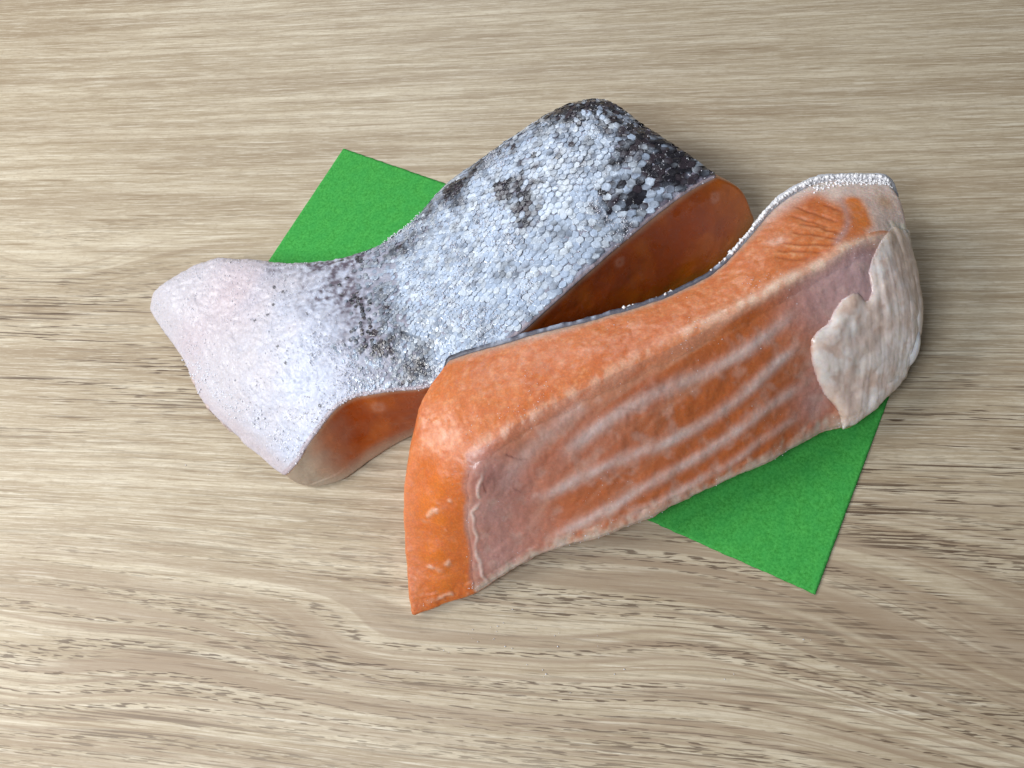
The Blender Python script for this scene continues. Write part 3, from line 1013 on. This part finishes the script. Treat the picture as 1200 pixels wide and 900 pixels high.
# skin of the front piece: stands as a thin dark and silver strip along the back edge
rr_ = np.where((rp2 >= .12) & (rp2 <= 1.0))[0]
cc_ = np.where((CP2 >= -.02) & (CP2 <= 9.1))[0]
Gk = G2[np.ix_(rr_, cc_)].copy()
Nk = normals(Gk); Nk[-2:] = Nk[-3]
Gk[-1] += np.array([0, 0, .0004])
nk = fbm(Gk, 500, 3, 80.)
CK = CQ[np.ix_(rr_, cc_)]
ck = mix(np.ones(Gk.shape) * lin(78, 80, 96), lin(176, 186, 206), sstep(.45, .65, nk))
ck = mix(ck, lin(242, 242, 248), sstep(5.0, 6.6, CK) * .9)
ck = mix(ck, lin(30, 34, 44), (1 - sstep(.3, 1.6, CK)) * .85)
rimk = mix(np.ones(Gk.shape) * lin(120, 116, 124), lin(222, 218, 222), sstep(5.2, 6.8, CK))
nk2 = (fbm(Gk, 700, 3, 81.) - .5) * .0006
shell('skin', Gk - f2w, Nk, .0008 + nk2 + .0009 * sstep(6.2, 7.6, CK), -.0004, M_skin, f2, ck, rimk)
top = Gk[-4:]; nt = Nk[-4:] * .6 + np.array([0, 0, .8])
mk = np.repeat((sstep(5.2, 7.5, CK[-1]) * 1.0 + .03 * sstep(3, 4, CK[-1]))[None], 4, 0)
p_, n_1 = pick(top, nt, mk, 2000, 8)
frost_bits('frost', f2, p_ + n_1 * .0003 + np.array([0, .0005, 0]) - f2w, n_1, .00055, 9, .3)
# frost grains around the far corner of the fat
mm = (RP2 > .95) * (RP2 < 1.35) * sstep(7.4, 8.2, CQ) * (CQ < 9.2) * 1.0
p_, n_1 = pick(G2, N2, mm, 500, 18)
frost_bits('frost', f2, p_ - f2w, n_1, .00032, 19)
# small grains along the ragged lip and sparkles on wall and cut
mm = (RP2 > 5.7) * (RP2 < 6.02) * (CQ > .9) * (CQ < 7) * sstep(.45, .6, fbm(G2, 200, 2, 90.))
p_, n_1 = pick(G2, N2, mm, 160, 10)
frost_bits('frost', f2, p_ - f2w, n_1, .00015, 11)
mm = (RP2 > 1.2) * (RP2 < 5.9) * (CQ > .2) * (CQ < 8) * sstep(.55, .8, fbm(G2, 130, 2, 91.))
p_, n_1 = pick(G2, N2, mm, 700, 12)
frost_bits('frost', f2, p_ - f2w, n_1, .00011, 13)


# ------------------------------------------------------------------ flaps on the right end
def blob_sheet(name, parent, base, outline, zs, thick, colf, mat, step=.0006, bulge=.0015, seed=0, lumps=.0012, surf=None, follow=True, off=.0006):
    """a soft lump: outline (pixels) filled, draped at the given heights, rounded rim, real thickness"""
    out, _ = cr(np.array([list(p) + [z] for p, z in zip(outline, zs)] + [list(outline[0]) + [zs[0]]], float), [10] * len(outline))
    out = out[:-1]
    R = np.array([at(*p) for p in out])
    cen = R.mean(0)
    nk_ = 26
    V = []; lev = []
    for k in range(nk_ + 1):
        s = math.sin(k / nk_ * math.pi / 2)           # 0 rim .. 1 centre
        V.append(R * (1 - k / nk_) + cen * (k / nk_)); lev.append(np.full(len(R), k / nk_))
    V = np.array(V); lev = np.array(lev)
    h = np.sqrt(np.clip(1 - (1 - lev * 2.2).clip(0, 1) ** 2, 0, 1))
    nrm = np.cross(R[0] - cen, R[len(R) // 3] - cen); nrm /= np.linalg.norm(nrm)
    if nrm[2] < 0: nrm = -nrm
    lum = (fbm(V, 230, 3, seed) - .5) * lumps * h * 2 + (fbm(V, 800, 2, seed + 3) - .5) * .0003 * h
    topV = V + nrm * (h * bulge + lum)[..., None] + nrm * thick * .5
    botV = V - nrm * (h[..., None] * thick)
    if follow == 2:
        botV = botV
    nr, nc = V.shape[:2]
    A = topV; B = botV[1:]
    allv = np.concatenate([A[::-1], B])               # centre top .. rim .. centre bottom
    nn = allv.shape[0]
    cc = colf(allv)
    idx = np.arange(nn * nc).reshape(nn, nc)
    r, c_ = np.meshgrid(np.arange(nn - 1), np.arange(nc), indexing='ij')
    c2 = (c_ + 1) % nc
    F = np.stack([idx[r, c_], idx[r + 1, c_], idx[r + 1, c2], idx[r, c2]], -1).reshape(-1, 4)
    o = mesh_obj(name, allv.reshape(-1, 3) - base, F, mat, parent, cc)
    return o


def fat_col(c_a, c_b, c_c):
    def f(P):
        n = fbm(P, 150, 3, 5.); m = fbm(P, 420, 3, 7.)
        c = mix(np.ones(P.shape) * c_a, c_b, sstep(.4, .65, n))
        return mix(c, c_c, sstep(.55, .75, m) * .7)
    return f


def inside(px, py, poly):
    r_ = np.zeros(px.shape, bool)
    n = len(poly)
    for i in range(n):
        x0, y0 = poly[i]; x1, y1 = poly[(i + 1) % n]
        if y0 == y1: continue
        r_ ^= ((y0 > py) != (y1 > py)) & (px < (x1 - x0) * (py - y0) / (y1 - y0) + x0)
    return r_


def patch(name, G, N, poly, thick, rim, colf, mat, parent, base, cbody, lum=.002, seed=0., lf=230):
    """a lump grown on a body's surface inside a traced outline; it has a rounded rim and a closed underside"""
    out, _ = cr(np.array(list(poly) + [poly[0]], float), [6] * len(poly))
    q = (G - CAM) @ RW
    px = 600 + FPX * q[..., 0] / q[..., 2]; py = 450 + FPX * q[..., 1] / q[..., 2]
    ins = inside(px, py, out)
    L = Surf(G).line(list(poly) + [poly[0]], 4)
    d, _ = seg_dist(G, L)
    d = d * (.7 + .6 * fbm(G, 500, 2, seed + 1)) * ins
    h = np.sqrt(np.clip(1 - (1 - np.clip(d / rim, 0, 1)) ** 2, 0, 1))
    H = h * thick * (.8 + .4 * fbm(G, 90, 2, seed)) + h * (fbm(G, lf, 3, seed + 2) - .5) * lum + h * (fbm(G, 500, 2, seed + 4) - .5) * .00035 + h * (fold2[np.ix_(rsel, csel)] - .5) * .0005
    T = G + N * (H - .0001)[..., None]; B = G - N * .0008
    nr, nc = G.shape[:2]
    F = grid_faces(nr, nc)
    kf = ins.ravel()[F].all(1)
    F = F[kf]; n = nr * nc
    F2 = F[:, ::-1] + n
    e = np.concatenate([F[:, [k, (k + 1) % 4]] for k in range(4)])
    key = set(map(tuple, e.tolist()))
    bd = np.array([a for a in key if (a[1], a[0]) not in key])
    S = np.stack([bd[:, 1], bd[:, 0], bd[:, 0] + n, bd[:, 1] + n], -1)
    F = np.concatenate([F, F2, S])
    used, inv = np.unique(F, return_inverse=True)
    V = np.concatenate([T.reshape(-1, 3), B.reshape(-1, 3)])[used]
    bl = np.concatenate([h.ravel(), h.ravel()])[used]
    cb = np.tile(cbody.reshape(-1, 3), (2, 1))[used]
    return mesh_obj(name, V - base, inv.reshape(F.shape), mat, parent, mix(cb, colf(V), sstep(.0, .75, bl) * .93))


def loft_tube(name, pts, radii, flat, colf, mat, parent, base, nseg=20):
    P_, _ = cr(np.array([list(at(*p)) + [r_] for p, r_ in zip(pts, radii)]), [8] * (len(pts) - 1))
    C_, R_ = P_[:, :3], np.maximum(P_[:, 3], .00015)
    T_ = np.gradient(C_, axis=0); T_ /= np.linalg.norm(T_, axis=1, keepdims=True)
    up = np.array([0, 0, 1.])
    V = []
    for c0, t0, r0 in zip(C_, T_, R_):
        sx = np.cross(t0, up); sx /= np.linalg.norm(sx); sy = np.cross(sx, t0)
        for a in np.linspace(0, 2 * math.pi, nseg, endpoint=False):
            V.append(c0 + sx * math.cos(a) * r0 + sy * math.sin(a) * r0 * flat)
    V = np.array(V); V += (fbm(V, 400, 2, 3.)[:, None] - .5) * .0004
    F = []
    for i in range(len(C_) - 1):
        for k in range(nseg):
            F.append((i * nseg + k, i * nseg + (k + 1) % nseg, (i + 1) * nseg + (k + 1) % nseg, (i + 1) * nseg + k))
    F += [tuple(range(nseg))[::-1], tuple((len(C_) - 1) * nseg + k for k in range(nseg))]
    return mesh_obj(name, V - base, F, mat, parent, colf(V))


rsel = np.where((rp2 >= 2.7) & (rp2 <= 6.35))[0]
csel = np.where((CP2 >= 5.5) & (CP2 <= 9.6))[0]
Gp, Np = G2[np.ix_(rsel, csel)], N2[np.ix_(rsel, csel)]
def flap_col(P):
    n = fbm(P, 150, 3, 5.); m = fbm(P, 420, 3, 7.)
    q = (P @ np.array([.95, .30, 0.]))[..., None] * np.array([1, 0, 0]) + P * [.05, .05, .15]
    v = fbm(q, 420, 3, 3.)
    c_ = mix(np.ones(P.shape) * lin(228, 206, 194), lin(240, 228, 222), sstep(.4, .65, n))
    c_ = mix(c_, lin(204, 172, 152), sstep(.55, .75, m) * .55)
    right = sstep(at(1015, 380, 20)[0], at(1050, 380, 18)[0], P[..., 0])
    return mix(c_, lin(192, 164, 138), right * sstep(.45, .62, v) * .45)


patch('fat_flap', Gp, Np,
      [(948, 398), (956, 388), (968, 378), (978, 360), (990, 347), (1004, 342), (1014, 352), (1020, 340), (1017, 318), (1024, 296), (1042, 268), (1058, 262), (1073, 300), (1078, 350), (1078, 402),
       (1066, 445), (1050, 472), (1034, 492), (1008, 508), (990, 509), (980, 482), (964, 462), (951, 430)],
      .0013, .0034, flap_col, M_fat, f2, f2w, c[np.ix_(rsel, csel)], lum=.0022, seed=3., lf=110)
loft_tube('fat_lobe', [(1074, 380, 16), (1072, 394, 15), (1066, 409, 13), (1060, 423, 11), (1053, 435, 10)], [.0003, .0014, .0022, .0019, .0005], .8,
          fat_col(lin(228, 220, 216), lin(238, 232, 230), lin(214, 206, 204)), M_fat, f2, f2w)

# loose ice crumbs on the table
r = np.random.default_rng(77)
cr_pts = [(549, 743), (553, 748), (575, 735), (582, 740), (650, 745), (655, 742), (636, 785), (640, 790), (720, 790), (246, 524), (244, 556), (280, 546), (950, 750), (600, 760), (700, 745), (560, 752), (668, 812), (520, 762), (860, 790), (590, 730)]
P = np.array([at(a, b, .15) for a, b in cr_pts] + [at(a + r.normal() * 12, b + r.normal() * 9, .12) for a, b in cr_pts for _ in range(1)])
base = np.zeros(3)
o = frost_bits('ice_crumbs', None, P, np.tile([0, 0, 1.], (len(P), 1)), .00016, 78, .9)
o['label'] = 'tiny loose ice crumbs strewn on the wood in front of the salmon'

# names and hidden extras
bpy.context.view_layer.update()
sc.cycles.use_denoising = True
